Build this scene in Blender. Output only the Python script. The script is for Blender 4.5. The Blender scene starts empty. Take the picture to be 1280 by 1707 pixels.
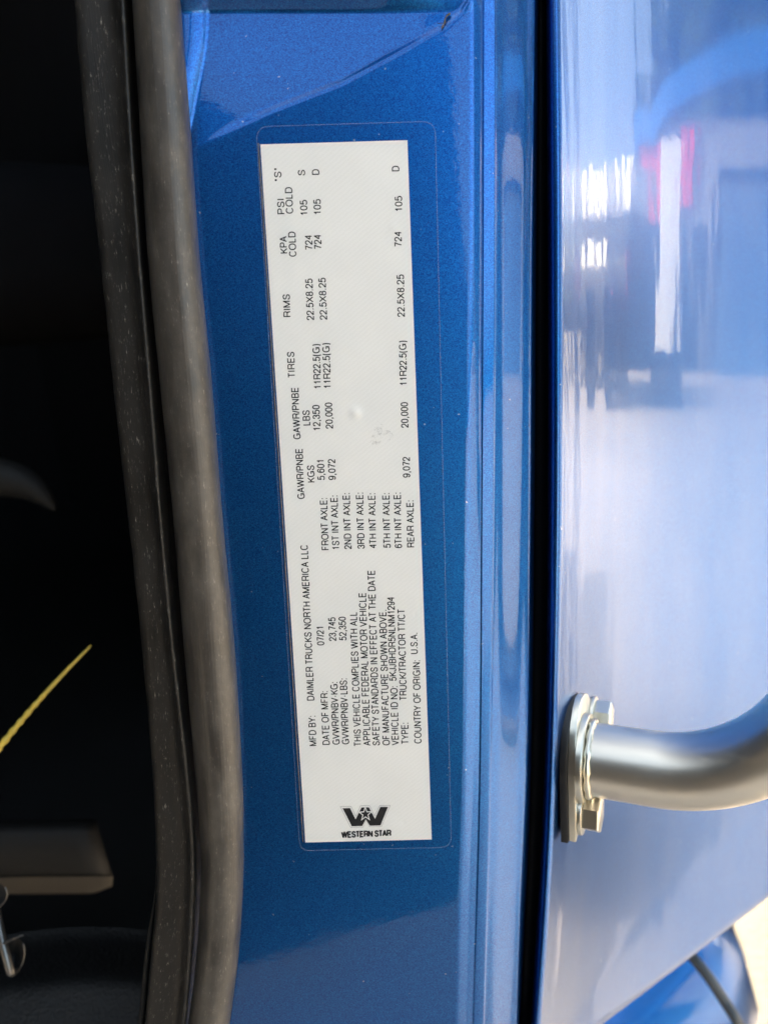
import bpy, bmesh, math, random
import numpy as np
from mathutils import Vector, Matrix, noise
from mathutils.geometry import tessellate_polygon

R_ = math.radians
scene = bpy.context.scene
COL = scene.collection
random.seed(7)

# ------------------------------------------------------------------ camera
CAM_Z = 1.60
PITCH = R_(13.5)
FPX = 1280.0                                    # focal length in pixels of the 1280 x 1707 photograph
cam = bpy.data.cameras.new('camera')
cam.sensor_fit = 'HORIZONTAL'
cam.sensor_width = 36.0
cam.lens = 36.0
cam.clip_start = 0.01
cam.clip_end = 900.0
cam.dof.use_dof = True
cam.dof.focus_distance = 0.222
cam.dof.aperture_fstop = 15.0
cam_o = bpy.data.objects.new('camera', cam)
cam_o.location = (0, 0, CAM_Z)
ROLL = R_(5.0)
cam_o.rotation_euler = (Matrix.Rotation(math.pi / 2 - PITCH, 3, 'X') @ Matrix.Rotation(-ROLL, 3, 'Z')).to_euler()
COL.objects.link(cam_o)
scene.camera = cam_o

# ------------------------------------------------------------------ sky and sun
SUN_AZ, SUN_EL = R_(-42), R_(38)                # azimuth clockwise from +Y
world = bpy.data.worlds.new('World')
scene.world = world
world.use_nodes = True
wn = world.node_tree
sky = wn.nodes.new('ShaderNodeTexSky')
sky.sky_type = 'NISHITA'
sky.sun_disc = False
sky.sun_elevation = SUN_EL
sky.sun_rotation = SUN_AZ
sky.air_density = 0.6
sky.dust_density = 7.0
sky.ozone_density = 0.0
hz = wn.nodes.new('ShaderNodeMix')                 # hazy, slightly milky air
hz.data_type = 'RGBA'; hz.blend_type = 'MULTIPLY'
hz.inputs['Factor'].default_value = 1.0
hz.inputs['B'].default_value = (1.045, 1.035, .82, 1)
wn.links.new(sky.outputs[0], hz.inputs['A'])
wn.links.new(hz.outputs['Result'], wn.nodes['Background'].inputs[0])
wn.nodes['Background'].inputs[1].default_value = 0.15
sun = bpy.data.lights.new('sun', 'SUN')
sun.energy = 2.0
sun.angle = R_(0.5)
sun.color = (1.0, 0.90, 0.78)
sun_o = bpy.data.objects.new('sun', sun)
sd = Vector((math.sin(SUN_AZ) * math.cos(SUN_EL), math.cos(SUN_AZ) * math.cos(SUN_EL), math.sin(SUN_EL)))
sun_o.rotation_euler = sd.to_track_quat('Z', 'Y').to_euler()
sun_o.location = (0, 0, 20)
COL.objects.link(sun_o)
scene.view_settings.view_transform = 'Standard'
scene.view_settings.look = 'None'
scene.view_settings.exposure = 3.33
scene.view_settings.gamma = 1.0
scene.cycles.max_bounces = 8
scene.cycles.transparent_max_bounces = 12

# ------------------------------------------------------------------ geometry helpers
CR = Vector((1, 0, 0))
CF = Vector((0, math.cos(PITCH), -math.sin(PITCH)))
CD = Vector((0, -math.sin(PITCH), -math.cos(PITCH)))      # image down
CR, CD = CR * math.cos(ROLL) + CD * math.sin(ROLL), CD * math.cos(ROLL) - CR * math.sin(ROLL)
CO = Vector((0, 0, CAM_Z))


def ray(px, py):
    return CR * ((px - 640) / FPX) + CD * ((py - 853.5) / FPX) + CF


def at(px, py, d):
    return CO + ray(px, py) * d


def proj(p):
    v = p - CO
    d = v.dot(CF)
    return 640 + v.dot(CR) / d * FPX, 853.5 + v.dot(CD) / d * FPX


# plane of the pillar face, leaning back a little
EV = (CR * .041 + CD * .985 + CF * .162).normalized()     # down the pillar
EH = (CR * 1.0 + CD * -.030).normalized()
EH = (EH - EV * EH.dot(EV)).normalized()
EN = EV.cross(EH).normalized()
if EN.dot(CF) > 0:
    EN = -EN
P0 = at(600, 820, .22)


def jp(px, py, w=0.0):
    """point on the pillar plane seen at (px, py), moved w metres out of it"""
    r = ray(px, py)
    t = (P0 + EN * w - CO).dot(EN) / r.dot(EN)
    return CO + r * t


def link(o, parent=None):
    COL.objects.link(o)
    if parent is not None:
        o.parent = parent
    return o


def tag(o, label=None, cat=None, group=None, kind=None):
    if label: o['label'] = label
    if cat: o['category'] = cat
    if group: o['group'] = group
    if kind: o['kind'] = kind
    return o


def empty(name, loc, rz=0.0):
    o = bpy.data.objects.new(name, None)
    o.empty_display_size = .05
    o.location = loc
    o.rotation_euler = (0, 0, rz)
    return link(o)


def mesh_obj(name, verts, faces, mat, parent=None, smooth=True, uv=None, world=True):
    me = bpy.data.meshes.new(name)
    me.from_pydata([tuple(v) for v in verts], [], faces)
    if smooth:
        me.polygons.foreach_set('use_smooth', [True] * len(me.polygons))
    if uv is not None:
        l = me.uv_layers.new(name='UVMap')
        for i, lp in enumerate(me.loops):
            l.data[i].uv = uv[lp.vertex_index]
    me.materials.append(mat)
    me.update()
    o = bpy.data.objects.new(name, me)
    link(o, parent)
    if parent is not None and world:
        par = parent
        m = Matrix.Identity(4)
        while par is not None:
            m = Matrix.LocRotScale(par.location, par.rotation_euler, par.scale) @ par.matrix_parent_inverse @ m if False else \
                (par.matrix_basis if par.parent is None else par.matrix_basis) @ m
            par = par.parent
        o.matrix_parent_inverse = Matrix.Identity(4)
        o.matrix_basis = m.inverted()
    return o


def bm_obj(name, bm, mat, parent=None, smooth=True, world=True, auto=None):
    bmesh.ops.recalc_face_normals(bm, faces=bm.faces)
    vs = [v.co.copy() for v in bm.verts]
    bm.verts.index_update()
    fs = [[v.index for v in f.verts] for f in bm.faces]
    bm.free()
    o = mesh_obj(name, vs, fs, mat, parent, smooth, None, world)
    if auto is not None:
        sharp(o, auto)
    return o


def sharp(o, deg):
    """hard edges above an angle"""
    bm = bmesh.new(); bm.from_mesh(o.data)
    for e in bm.edges:
        if len(e.link_faces) == 2 and e.calc_face_angle(0) > R_(deg):
            e.smooth = False
    bm.to_mesh(o.data); bm.free()


def grid_faces(nr, nc, flip=False, closed=False):
    f = []
    for i in range(nr - 1):
        for j in range(nc - (0 if closed else 1)):
            a, b = i * nc + j, i * nc + (j + 1) % nc
            c, d = b + nc, a + nc
            f.append((a, d, c, b) if flip else (a, b, c, d))
    return f


def grid_obj(name, rows, mat, parent=None, flip=False, uv=False, closed=False):
    nr, nc = len(rows), len(rows[0])
    vs = [p for r in rows for p in r]
    u = None
    if uv:
        u = []
        vv = 0.0
        for i, r in enumerate(rows):
            if i: vv += (rows[i][nc // 2] - rows[i - 1][nc // 2]).length
            uu = 0.0
            for j in range(nc):
                if j: uu += (r[j] - r[j - 1]).length
                u.append((uu, vv))
    return mesh_obj(name, vs, grid_faces(nr, nc, flip, closed), mat, parent, True, u)


def crom(pts, n):
    """Catmull-Rom through a list of tuples, n samples"""
    pts = [np.array(p, float) for p in pts]
    P = [2 * pts[0] - pts[1]] + pts + [2 * pts[-1] - pts[-2]]
    out = []
    m = len(pts) - 1
    for k in range(n):
        t = k / (n - 1) * m
        i = min(int(t), m - 1)
        t -= i
        a, b, c, d = P[i], P[i + 1], P[i + 2], P[i + 3]
        out.append(.5 * (2 * b + (c - a) * t + (2 * a - 5 * b + 4 * c - d) * t * t + (3 * b - a - 3 * c + d) * t ** 3))
    return out


class Line:
    """smooth x(y) through pixel points; straight beyond the ends"""
    def __init__(self, *pts):
        ys = [p[1] for p in pts]
        c = crom([(p[0], p[1]) for p in pts], 160)
        self.x = [q[0] for q in c]; self.y = [q[1] for q in c]

    def __call__(self, y):
        X, Y = self.x, self.y
        if y <= Y[0]: return X[0] + (y - Y[0]) * (X[8] - X[0]) / (Y[8] - Y[0])
        if y >= Y[-1]: return X[-1] + (y - Y[-1]) * (X[-1] - X[-9]) / (Y[-1] - Y[-9])
        return float(np.interp(y, Y, X))


def smooth(a, b, x):
    t = min(1, max(0, (x - a) / (b - a)))
    return t * t * (3 - 2 * t)


def frame_along(path):
    """parallel-transported frames"""
    T = []
    n = len(path)
    for i in range(n):
        a, b = path[max(0, i - 1)], path[min(n - 1, i + 1)]
        T.append((b - a).normalized())
    u = T[0].orthogonal().normalized()
    fr = []
    for t in T:
        u = (u - t * u.dot(t)).normalized()
        fr.append((t, u, t.cross(u)))
    return fr


def tube_rows(path, rad, seg=20, caps=True):
    fr = frame_along(path)
    rows = []
    for p, r, (t, u, v) in zip(path, rad, fr):
        rows.append([p + (u * math.cos(k * 2 * math.pi / seg) + v * math.sin(k * 2 * math.pi / seg)) * r for k in range(seg)])
    return rows


def tube_obj(name, path, rad, mat, parent=None, seg=20, uv=False):
    if not hasattr(rad, '__len__'): rad = [rad] * len(path)
    rows = tube_rows(path, rad, seg)
    vs = [p for r in rows for p in r]
    fs = grid_faces(len(rows), seg, False, True)
    fs.append(tuple(range(seg - 1, -1, -1)))
    b = (len(rows) - 1) * seg
    fs.append(tuple(range(b, b + seg)))
    return mesh_obj(name, vs, fs, mat, parent, True)


def prism_bm(outline, up, right, org, nrm, h, bevel=0.0, bm=None):
    """outline (a, b) pairs in the plane org + right*a + up*b, extruded by nrm*h"""
    bm = bm or bmesh.new()
    lo = [bm.verts.new(org + right * a + up * b) for a, b in outline]
    hi = [bm.verts.new(org + right * a + up * b + nrm * h) for a, b in outline]
    n = len(lo)
    bm.faces.new(lo[::-1]); top = bm.faces.new(hi)
    for i in range(n):
        bm.faces.new((lo[i], lo[(i + 1) % n], hi[(i + 1) % n], hi[i]))
    if bevel:
        bmesh.ops.recalc_face_normals(bm, faces=bm.faces)
        bmesh.ops.bevel(bm, geom=list(top.edges), offset=bevel, segments=2, profile=.5, affect='EDGES')
    return bm


def box_bm(lo, hi, bm=None, bevel=0.0):
    bm = bm or bmesh.new()
    r = bmesh.ops.create_cube(bm, size=1)
    s = Vector(hi) - Vector(lo); c = (Vector(hi) + Vector(lo)) / 2
    for v in r['verts']:
        v.co = Vector((v.co.x * s.x, v.co.y * s.y, v.co.z * s.z)) + c
    if bevel:
        es = list({e for v in r['verts'] for e in v.link_edges})
        bmesh.ops.bevel(bm, geom=es, offset=bevel, segments=3, profile=.5, affect='EDGES')
    return bm


# ------------------------------------------------------------------ materials
def mat(name):
    m = bpy.data.materials.new(name)
    m.use_nodes = True
    nt = m.node_tree
    return m, nt, nt.nodes['Principled BSDF']


def N(nt, t, **kw):
    n = nt.nodes.new(t)
    for k, v in kw.items():
        setattr(n, k, v)
    return n


def ramp(nt, src, stops):
    r = N(nt, 'ShaderNodeValToRGB')
    e = r.color_ramp.elements
    while len(e) < len(stops): e.new(.5)
    for i, (p, c) in enumerate(stops):
        e[i].position = p
        e[i].color = c if len(c) == 4 else (*c, 1)
    nt.links.new(src, r.inputs[0])
    return r


def noise_tex(nt, vec, scale, detail=3, rough=.55):
    n = N(nt, 'ShaderNodeTexNoise')
    n.inputs['Scale'].default_value = scale
    n.inputs['Detail'].default_value = detail
    n.inputs['Roughness'].default_value = rough
    if vec is not None: nt.links.new(vec, n.inputs['Vector'])
    return n


def scaled(nt, vec, s, rot=(0, 0, 0)):
    m = N(nt, 'ShaderNodeMapping')
    m.inputs['Scale'].default_value = s
    m.inputs['Rotation'].default_value = rot
    nt.links.new(vec, m.inputs['Vector'])
    return m.outputs[0]


def bump(nt, h, strength, dist, into, normal=None):
    b = N(nt, 'ShaderNodeBump')
    b.inputs['Strength'].default_value = strength
    b.inputs['Distance'].default_value = dist
    nt.links.new(h, b.inputs['Height'])
    if normal is not None: nt.links.new(normal, b.inputs['Normal'])
    nt.links.new(b.outputs[0], into)
    return b


def simple(name, col, rough=.5, metal=0.0, var=.15, scale=30.0, bmp=0.0, spec=.5):
    m, nt, p = mat(name)
    g = N(nt, 'ShaderNodeNewGeometry').outputs['Position']
    n = noise_tex(nt, g, scale, 4)
    c = ramp(nt, n.outputs[0], [(.25, tuple(x * (1 - var) for x in col)), (.75, tuple(min(1, x * (1 + var)) for x in col))])
    nt.links.new(c.outputs[0], p.inputs['Base Color'])
    p.inputs['Roughness'].default_value = rough
    p.inputs['Metallic'].default_value = metal
    p.inputs['Specular IOR Level'].default_value = spec
    if bmp:
        bump(nt, n.outputs[0], .6, bmp, p.inputs['Normal'])
    return m


def paint_material(name, a, b, flake=5200.0, panel=False):
    m, nt, p = mat(name)
    g = N(nt, 'ShaderNodeNewGeometry').outputs['Position']
    v = N(nt, 'ShaderNodeTexVoronoi')
    v.inputs['Scale'].default_value = flake
    nt.links.new(g, v.inputs['Vector'])
    sep = N(nt, 'ShaderNodeSeparateColor')
    nt.links.new(v.outputs['Color'], sep.inputs[0])
    big = noise_tex(nt, g, flake * .35, 2)
    mx = N(nt, 'ShaderNodeMath', operation='ADD')
    nt.links.new(sep.outputs[0], mx.inputs[0])
    nt.links.new(big.outputs[0], mx.inputs[1])
    c = ramp(nt, mx.outputs[0], [(.35, a), (1.0, b)])
    ramp_in = N(nt, 'ShaderNodeMath', operation='MULTIPLY')
    ramp_in.inputs[1].default_value = .55
    nt.links.new(mx.outputs[0], ramp_in.inputs[0])
    nt.links.new(ramp_in.outputs[0], c.inputs[0])
    spk = noise_tex(nt, g, 620.0, 2, .5)
    spm = ramp(nt, spk.outputs[0], [(.755, (0, 0, 0)), (.78, (.6, .6, .6))])
    mxs = N(nt, 'ShaderNodeMix', data_type='RGBA')
    nt.links.new(spm.outputs[0], mxs.inputs['Factor'])
    nt.links.new(c.outputs[0], mxs.inputs['A']); mxs.inputs['B'].default_value = (.40, .44, .50, 1)
    nt.links.new(mxs.outputs['Result'], p.inputs['Base Color'])
    c = mxs
    p.inputs['Metallic'].default_value = .95
    p.inputs['Roughness'].default_value = .31
    p.inputs['Coat Weight'].default_value = .68
    p.inputs['Coat Roughness'].default_value = .025
    p.inputs['Coat IOR'].default_value = 1.47
    crn = noise_tex(nt, scaled(nt, g, (60, 60, 26)), 1.0, 5, .6)
    crr = ramp(nt, crn.outputs[0], [(.42, (.02,) * 3), (.74, (.07,) * 3)])
    if not panel:
        nt.links.new(crr.outputs[0], p.inputs['Coat Roughness'])
    bump(nt, mx.outputs[0], .35, .00005, p.inputs['Normal'])
    peel = noise_tex(nt, g, 420.0, 2)
    if not panel:
        bump(nt, peel.outputs[0], .05, .00025, p.inputs['Coat Normal'])
    else:
        p.inputs['Coat Weight'].default_value = .52
        # large pressed panel: slow vertical waves in the sheet, and a cloudy film of dust wiped across it
        wav = noise_tex(nt, scaled(nt, g, (55, 55, 7)), 1.0, 3, .5)
        b1 = N(nt, 'ShaderNodeBump'); b1.inputs['Strength'].default_value = .30; b1.inputs['Distance'].default_value = .0011
        nt.links.new(wav.outputs[0], b1.inputs['Height'])
        bump(nt, peel.outputs[0], .07, .00025, p.inputs['Coat Normal'], b1.outputs[0])
        cl = noise_tex(nt, scaled(nt, g, (22, 22, 9)), 1.0, 6, .62)
        cr = ramp(nt, cl.outputs[0], [(.40, (.015,) * 3), (.75, (.06,) * 3)])
        nt.links.new(cr.outputs[0], p.inputs['Coat Roughness'])
        dm = ramp(nt, cl.outputs[0], [(.42, (0,) * 3), (.75, (.07,) * 3)])
        mx2 = N(nt, 'ShaderNodeMix', data_type='RGBA')
        nt.links.new(dm.outputs[0], mx2.inputs['Factor'])
        nt.links.new(c.outputs['Result'], mx2.inputs['A']); mx2.inputs['B'].default_value = (.38, .38, .38, 1)
        nt.links.new(mx2.outputs['Result'], p.inputs['Base Color'])
    return m


M = {}
PA, PB = (.0055, .056, .250), (.010, .168, .52)
M['paint'] = paint_material('blue metallic paint', PA, PB)
M['panel'] = paint_material('blue metallic panel paint', PA, PB, panel=True)


def rubber_material(name, base, worn, dust, rough, spec):
    """black rubber bleached and dusty in patches, with short pale scuffs along its length"""
    m, nt, p = mat(name)
    uv = N(nt, 'ShaderNodeUVMap').outputs[0]
    patch = noise_tex(nt, scaled(nt, uv, (110, 45, 1)), 1.0, 5, .6)
    mott = noise_tex(nt, scaled(nt, uv, (420, 260, 1)), 1.0, 6, .7)
    scuff = noise_tex(nt, scaled(nt, uv, (2400, 360, 1)), 1.0, 4, .72)
    speck = noise_tex(nt, scaled(nt, uv, (3400, 3000, 1)), 1.0, 2, .6)
    a = ramp(nt, patch.outputs[0], [(.34, (.25, .25, .25)), (.66, (1, 1, 1))])
    b = ramp(nt, mott.outputs[0], [(.35, (.62, .62, .62)), (.7, (1, 1, 1))])
    f1 = N(nt, 'ShaderNodeMath', operation='MULTIPLY')
    nt.links.new(a.outputs[0], f1.inputs[0]); nt.links.new(b.outputs[0], f1.inputs[1])
    c1 = N(nt, 'ShaderNodeMix', data_type='RGBA')
    nt.links.new(f1.outputs[0], c1.inputs['Factor'])
    c1.inputs['A'].default_value = (*base, 1); c1.inputs['B'].default_value = (*worn, 1)
    sc = ramp(nt, scuff.outputs[0], [(.57, (0, 0, 0)), (.71, (.9, .9, .9))])
    where = ramp(nt, mott.outputs[0], [(.47, (0, 0, 0)), (.62, (1, 1, 1))])
    f2 = N(nt, 'ShaderNodeMath', operation='MULTIPLY')
    nt.links.new(sc.outputs[0], f2.inputs[0]); nt.links.new(where.outputs[0], f2.inputs[1])
    sp = ramp(nt, speck.outputs[0], [(.79, (0, 0, 0)), (.83, (.6, .6, .6))])
    f3 = N(nt, 'ShaderNodeMath', operation='MAXIMUM')
    nt.links.new(f2.outputs[0], f3.inputs[0]); nt.links.new(sp.outputs[0], f3.inputs[1])
    c2 = N(nt, 'ShaderNodeMix', data_type='RGBA')
    nt.links.new(f3.outputs[0], c2.inputs['Factor'])
    nt.links.new(c1.outputs['Result'], c2.inputs['A']); c2.inputs['B'].default_value = (*dust, 1)
    nt.links.new(c2.outputs['Result'], p.inputs['Base Color'])
    rr = ramp(nt, f1.outputs[0], [(.1, (rough,) * 3), (.8, (rough + .22,) * 3)])
    nt.links.new(rr.outputs[0], p.inputs['Roughness'])
    p.inputs['Specular IOR Level'].default_value = spec
    die = noise_tex(nt, scaled(nt, uv, (2200, 9, 1)), 1.0, 2, .5)
    b0 = N(nt, 'ShaderNodeBump'); b0.inputs['Strength'].default_value = .22; b0.inputs['Distance'].default_value = .0004
    nt.links.new(die.outputs[0], b0.inputs['Height'])
    bump(nt, mott.outputs[0], .22, .0002, p.inputs['Normal'], b0.outputs[0])
    return m


M['lip'] = rubber_material('dusty rubber lip', (.007, .0064, .006), (.024, .021, .018), (.46, .41, .35), .36, .32)
M['bulb'] = rubber_material('dusty rubber bulb', (.022, .019, .017), (.105, .090, .074), (.34, .30, .25), .30, .5)
M['black'] = simple('black rubber', (.006, .006, .007), .55, spec=.3)
M['trim'] = simple('black grained plastic', (.006, .006, .0065), .55, var=.5, scale=700, bmp=.0016)
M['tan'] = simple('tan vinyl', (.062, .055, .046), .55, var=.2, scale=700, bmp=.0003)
M['vinyl'] = simple('dark vinyl', (.010, .0095, .009), .6, var=.3, scale=500, bmp=.0003, spec=.25)
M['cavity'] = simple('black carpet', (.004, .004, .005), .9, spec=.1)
M['gasket'] = simple('black gasket', (.006, .006, .007), .45, var=.5, scale=600)
M['yellow'] = simple('yellow nylon', (.74, .52, .07), .4, var=.12, scale=300)
M['clip'] = simple('dull steel', (.20, .19, .18), .35, .9, .3, 200)
M['ink'] = simple('black ink', (.012, .012, .014), .55, var=.1, scale=2000, spec=.3)
M['silver'] = simple('silver ink', (.42, .42, .42), .35, .3, .1, 2000)
M['hose'] = simple('grey hose rubber', (.035, .043, .052), .4, var=.2, scale=150)


def brushed(name, col, rough):
    m, nt, p = mat(name)
    g = N(nt, 'ShaderNodeNewGeometry').outputs['Position']
    n = noise_tex(nt, scaled(nt, g, (120, 120, 900)), 1.0, 5, .6)
    big = noise_tex(nt, g, 45.0, 4)
    c = ramp(nt, big.outputs[0], [(.3, tuple(x * .9 for x in col)), (.7, col)])
    nt.links.new(c.outputs[0], p.inputs['Base Color'])
    r = ramp(nt, n.outputs[0], [(.3, (rough * .96,) * 3), (.7, (rough * 1.06,) * 3)])
    nt.links.new(r.outputs[0], p.inputs['Roughness'])
    p.inputs['Metallic'].default_value = 1.0
    return m


M['steel'] = brushed('brushed steel', (.82, .765, .68), .36)
M['zinc'] = brushed('zinc plated steel', (.78, .74, .64), .30)


def paper_material():
    m, nt, p = mat('label stock')
    uv = N(nt, 'ShaderNodeUVMap').outputs[0]
    # fine woven diagonal security pattern, printed very faintly
    w = N(nt, 'ShaderNodeTexWave', wave_type='BANDS', bands_direction='X')
    w.inputs['Scale'].default_value = 300.0
    w.inputs['Distortion'].default_value = 1.6
    w.inputs['Detail Scale'].default_value = 2.2
    nt.links.new(scaled(nt, uv, (1, 1, 1), (0, 0, R_(52))), w.inputs['Vector'])
    n = noise_tex(nt, uv, 60.0, 4)
    fine = noise_tex(nt, uv, 1500.0, 3)
    mw = N(nt, 'ShaderNodeMath', operation='MULTIPLY_ADD')
    nt.links.new(w.outputs['Fac'], mw.inputs[0]); mw.inputs[1].default_value = .28
    nt.links.new(n.outputs[0], mw.inputs[2])
    mf = N(nt, 'ShaderNodeMath', operation='MULTIPLY_ADD')
    nt.links.new(fine.outputs[0], mf.inputs[0]); mf.inputs[1].default_value = .3
    nt.links.new(mw.outputs[0], mf.inputs[2])
    c = ramp(nt, mf.outputs[0], [(.35, (.755, .74, .71)), (1.0, (.81, .795, .765))])
    nt.links.new(c.outputs[0], p.inputs['Base Color'])
    p.inputs['Roughness'].default_value = .5
    p.inputs['Coat Weight'].default_value = .25
    p.inputs['Coat Roughness'].default_value = .25
    bump(nt, n.outputs[0], .15, .0006, p.inputs['Normal'])
    return m


M['paper'] = paper_material()


def film_material():
    m, nt, p = mat('clear film')
    out = nt.nodes['Material Output']
    nt.nodes.remove(p)
    tr = N(nt, 'ShaderNodeBsdfTransparent')
    tr.inputs[0].default_value = (1, 1, 1, 1)
    gl = N(nt, 'ShaderNodeBsdfGlossy')
    gl.inputs['Roughness'].default_value = .06
    fr = N(nt, 'ShaderNodeFresnel'); fr.inputs[0].default_value = 1.12
    g = N(nt, 'ShaderNodeNewGeometry').outputs['Position']
    n = noise_tex(nt, g, 90.0, 3)
    bump(nt, n.outputs[0], .12, .0012, gl.inputs['Normal'])
    mx = N(nt, 'ShaderNodeMixShader')
    nt.links.new(fr.outputs[0], mx.inputs[0]); nt.links.new(tr.outputs[0], mx.inputs[1]); nt.links.new(gl.outputs[0], mx.inputs[2])
    nt.links.new(mx.outputs[0], out.inputs[0])
    return m


def film_edge_material():
    m, nt, p = mat('film edge')
    p.inputs['Base Color'].default_value = (.32, .42, .62, 1)
    p.inputs['Roughness'].default_value = .25
    p.inputs['Alpha'].default_value = .17
    return m


M['film'] = film_material()
M['film_edge'] = film_edge_material()


def ground_material():
    m, nt, p = mat('pale gravel')
    g = N(nt, 'ShaderNodeNewGeometry').outputs['Position']
    a = noise_tex(nt, g, .35, 6, .6)
    b = noise_tex(nt, g, 60.0, 4, .7)
    mx = N(nt, 'ShaderNodeMath', operation='MULTIPLY_ADD')
    nt.links.new(b.outputs[0], mx.inputs[0]); mx.inputs[1].default_value = .5
    nt.links.new(a.outputs[0], mx.inputs[2])
    c = ramp(nt, mx.outputs[0], [(.45, (.275, .24, .21)), (1.0, (.40, .35, .305))])
    nt.links.new(c.outputs[0], p.inputs['Base Color'])
    p.inputs['Roughness'].default_value = .9
    bump(nt, b.outputs[0], .5, .02, p.inputs['Normal'])
    return m


M['ground'] = ground_material()
M['wallgrey'] = simple('grey cladding', (.30, .31, .33), .6, var=.1, scale=.8)
M['doorblue'] = simple('blue grey door', (.10, .16, .26), .5, var=.1, scale=.8)
M['canopy'] = simple('blue canopy', (.02, .16, .55), .35, var=.08, scale=.8)
M['red'] = simple('red paint', (.75, .03, .05), .45, var=.1, scale=2)
M['white'] = simple('white paint', (.78, .77, .74), .35, var=.06, scale=2)
M['navy'] = simple('dark blue paint', (.007, .012, .028), .3, var=.2, scale=2)
M['glass'] = simple('dark glass', (.01, .012, .015), .08, var=.1, scale=2)
M['tyre'] = simple('tyre rubber', (.015, .015, .015), .8, var=.2, scale=20)
M['bark'] = simple('bark', (.06, .045, .03), .9, var=.3, scale=8)


def leaf_material():
    m, nt, p = mat('leaves')
    g = N(nt, 'ShaderNodeNewGeometry').outputs['Position']
    n = noise_tex(nt, g, 1.3, 4)
    c = ramp(nt, n.outputs[0], [(.3, (.018, .042, .012)), (.7, (.06, .105, .03))])
    nt.links.new(c.outputs[0], p.inputs['Base Color'])
    p.inputs['Roughness'].default_value = .7
    return m


M['leaf'] = leaf_material()

# ------------------------------------------------------------------ pixel lines of the pillar, top to bottom
L0 = Line((125, 0), (143, 215), (168, 430), (190, 645), (214, 860), (237, 1075), (255, 1290), (262, 1450), (261, 1500), (252, 1600), (242, 1707))
L1 = Line((205, 0), (217, 215), (232, 430), (250, 645), (267, 860), (287, 1075), (311, 1290), (321, 1430), (319, 1530), (314, 1620), (306, 1707))
L2 = Line((220, 0), (233, 215), (246, 430), (267, 645), (288, 860), (306, 1075), (325, 1290), (335, 1430), (332, 1530), (325, 1620), (314, 1707))
L3 = Line((301, 0), (318, 215), (333, 430), (354, 645), (371, 860), (391, 1075), (404, 1290), (406, 1400), (405, 1480), (397, 1600), (383, 1707))
J1 = Line((783, 0), (782, 430), (776, 860), (770, 1290), (763, 1490), (758, 1707))
J2 = Line((805, 0), (804, 430), (802, 860), (799, 1290), (788, 1707))
J3 = Line((827, 0), (826, 430), (823, 860), (818, 1290), (807, 1707))
J6 = Line((893, 0), (889, 430), (886, 860), (880, 1290), (862, 1707))
G1 = Line((911, 0), (914, 430), (914, 860), (908, 1290), (886, 1707))
E_ = Line((935, 0), (938, 300), (938, 600), (937, 860), (933, 1075), (927, 1290), (917, 1500), (902, 1707))
ROWS = list(np.linspace(-140, -20, 9)) + list(np.linspace(-16, 276, 92)) + list(np.linspace(288, 1860, 126))


def extend(rows, up=.75, down=.05):
    """carry the top and bottom rows on along the pillar"""
    top = [p - EV * up for p in rows[0]]
    bot = [p + EV * down for p in rows[-1]]
    return [top] + rows + [bot]


# ------------------------------------------------------------------ the truck
truck = empty('truck', (.2, .4, 0))
tag(truck, 'blue metallic truck seen close up at its door pillar with rubber seal and steel handle', 'truck')

# crease of the pressed pocket above the label
CREASE = [(300, 262), (385, 216), (450, 184), (570, 137), (640, 99), (700, 66), (740, 45), (768, 20), (790, -15), (800, -140)]
FLANK = Line((346, -140), (346, 0), (345, 55), (339, 100), (327, 160), (318, 205), (308, 240))
cxs = [c[0] for c in CREASE]; cys = [c[1] for c in CREASE]


def pocket(px, py):
    w = 0.0
    cy = float(np.interp(px, cxs, cys))
    sl = .55
    d = (cy - py) / math.sqrt(1 + sl * sl)                  # pixels above the crease
    k = smooth(330, 470, px)
    if d > -14:
        w -= .00075 * k * smooth(-5, 10, d)
        w -= .0000155 * .9 * max(0.0, d + 2) * (1 if d > 6 else smooth(-2, 6, d)) * (.75 + .25 * k)
    if py < 245:
        e = FLANK(py) - px
        if e > -4:
            w += .00015 * .95 * (6 * (1 - math.exp(-max(0, e - 3) / 16)) * 2.7 + 3.5 if e > 3 else (e + 4) ** 2 / 14.0)
    if py < 22:
        f = 22 - py
        w += .00015 * .75 * (f - 4 if f > 8 else f * f / 16.0) * smooth(860, 560, px)
    # slight crown and low ripples of pressed sheet metal
    w += -.0000000026 * max(0, py - 1440) ** 2 * 1.0
    q = noise.noise(Vector((px * .006, py * .003, 3.1)))
    w += .00010 * q
    return w


rows = []
for y in ROWS:
    a, b = L2(y) + (L3(y) - L2(y)) * .72, J1(y)
    rows.append([jp(a + (b - a) * t, y, pocket(a + (b - a) * t, y)) for t in np.linspace(0, 1, 190)])
face_top = rows
# profile right of the face: rolled edge, step, narrow land, drip channel, return into the gap
def heading_profile(segs):
    """(line, offset px, heading) -> (line, offset, w): walk right along the section with the given headings"""
    out = []
    w = 0.0; last = None
    y = 860
    for ln, dx, ph in segs:
        px = LN[ln](y) + dx
        if last is not None:
            d = (px - last) * .000172
            w -= d / (math.tan(R_(ph)) - .14) if ph < 89 else d / math.tan(R_(ph)) * 1.0
        last = px
        out.append((ln, dx, w))
    return out


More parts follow.
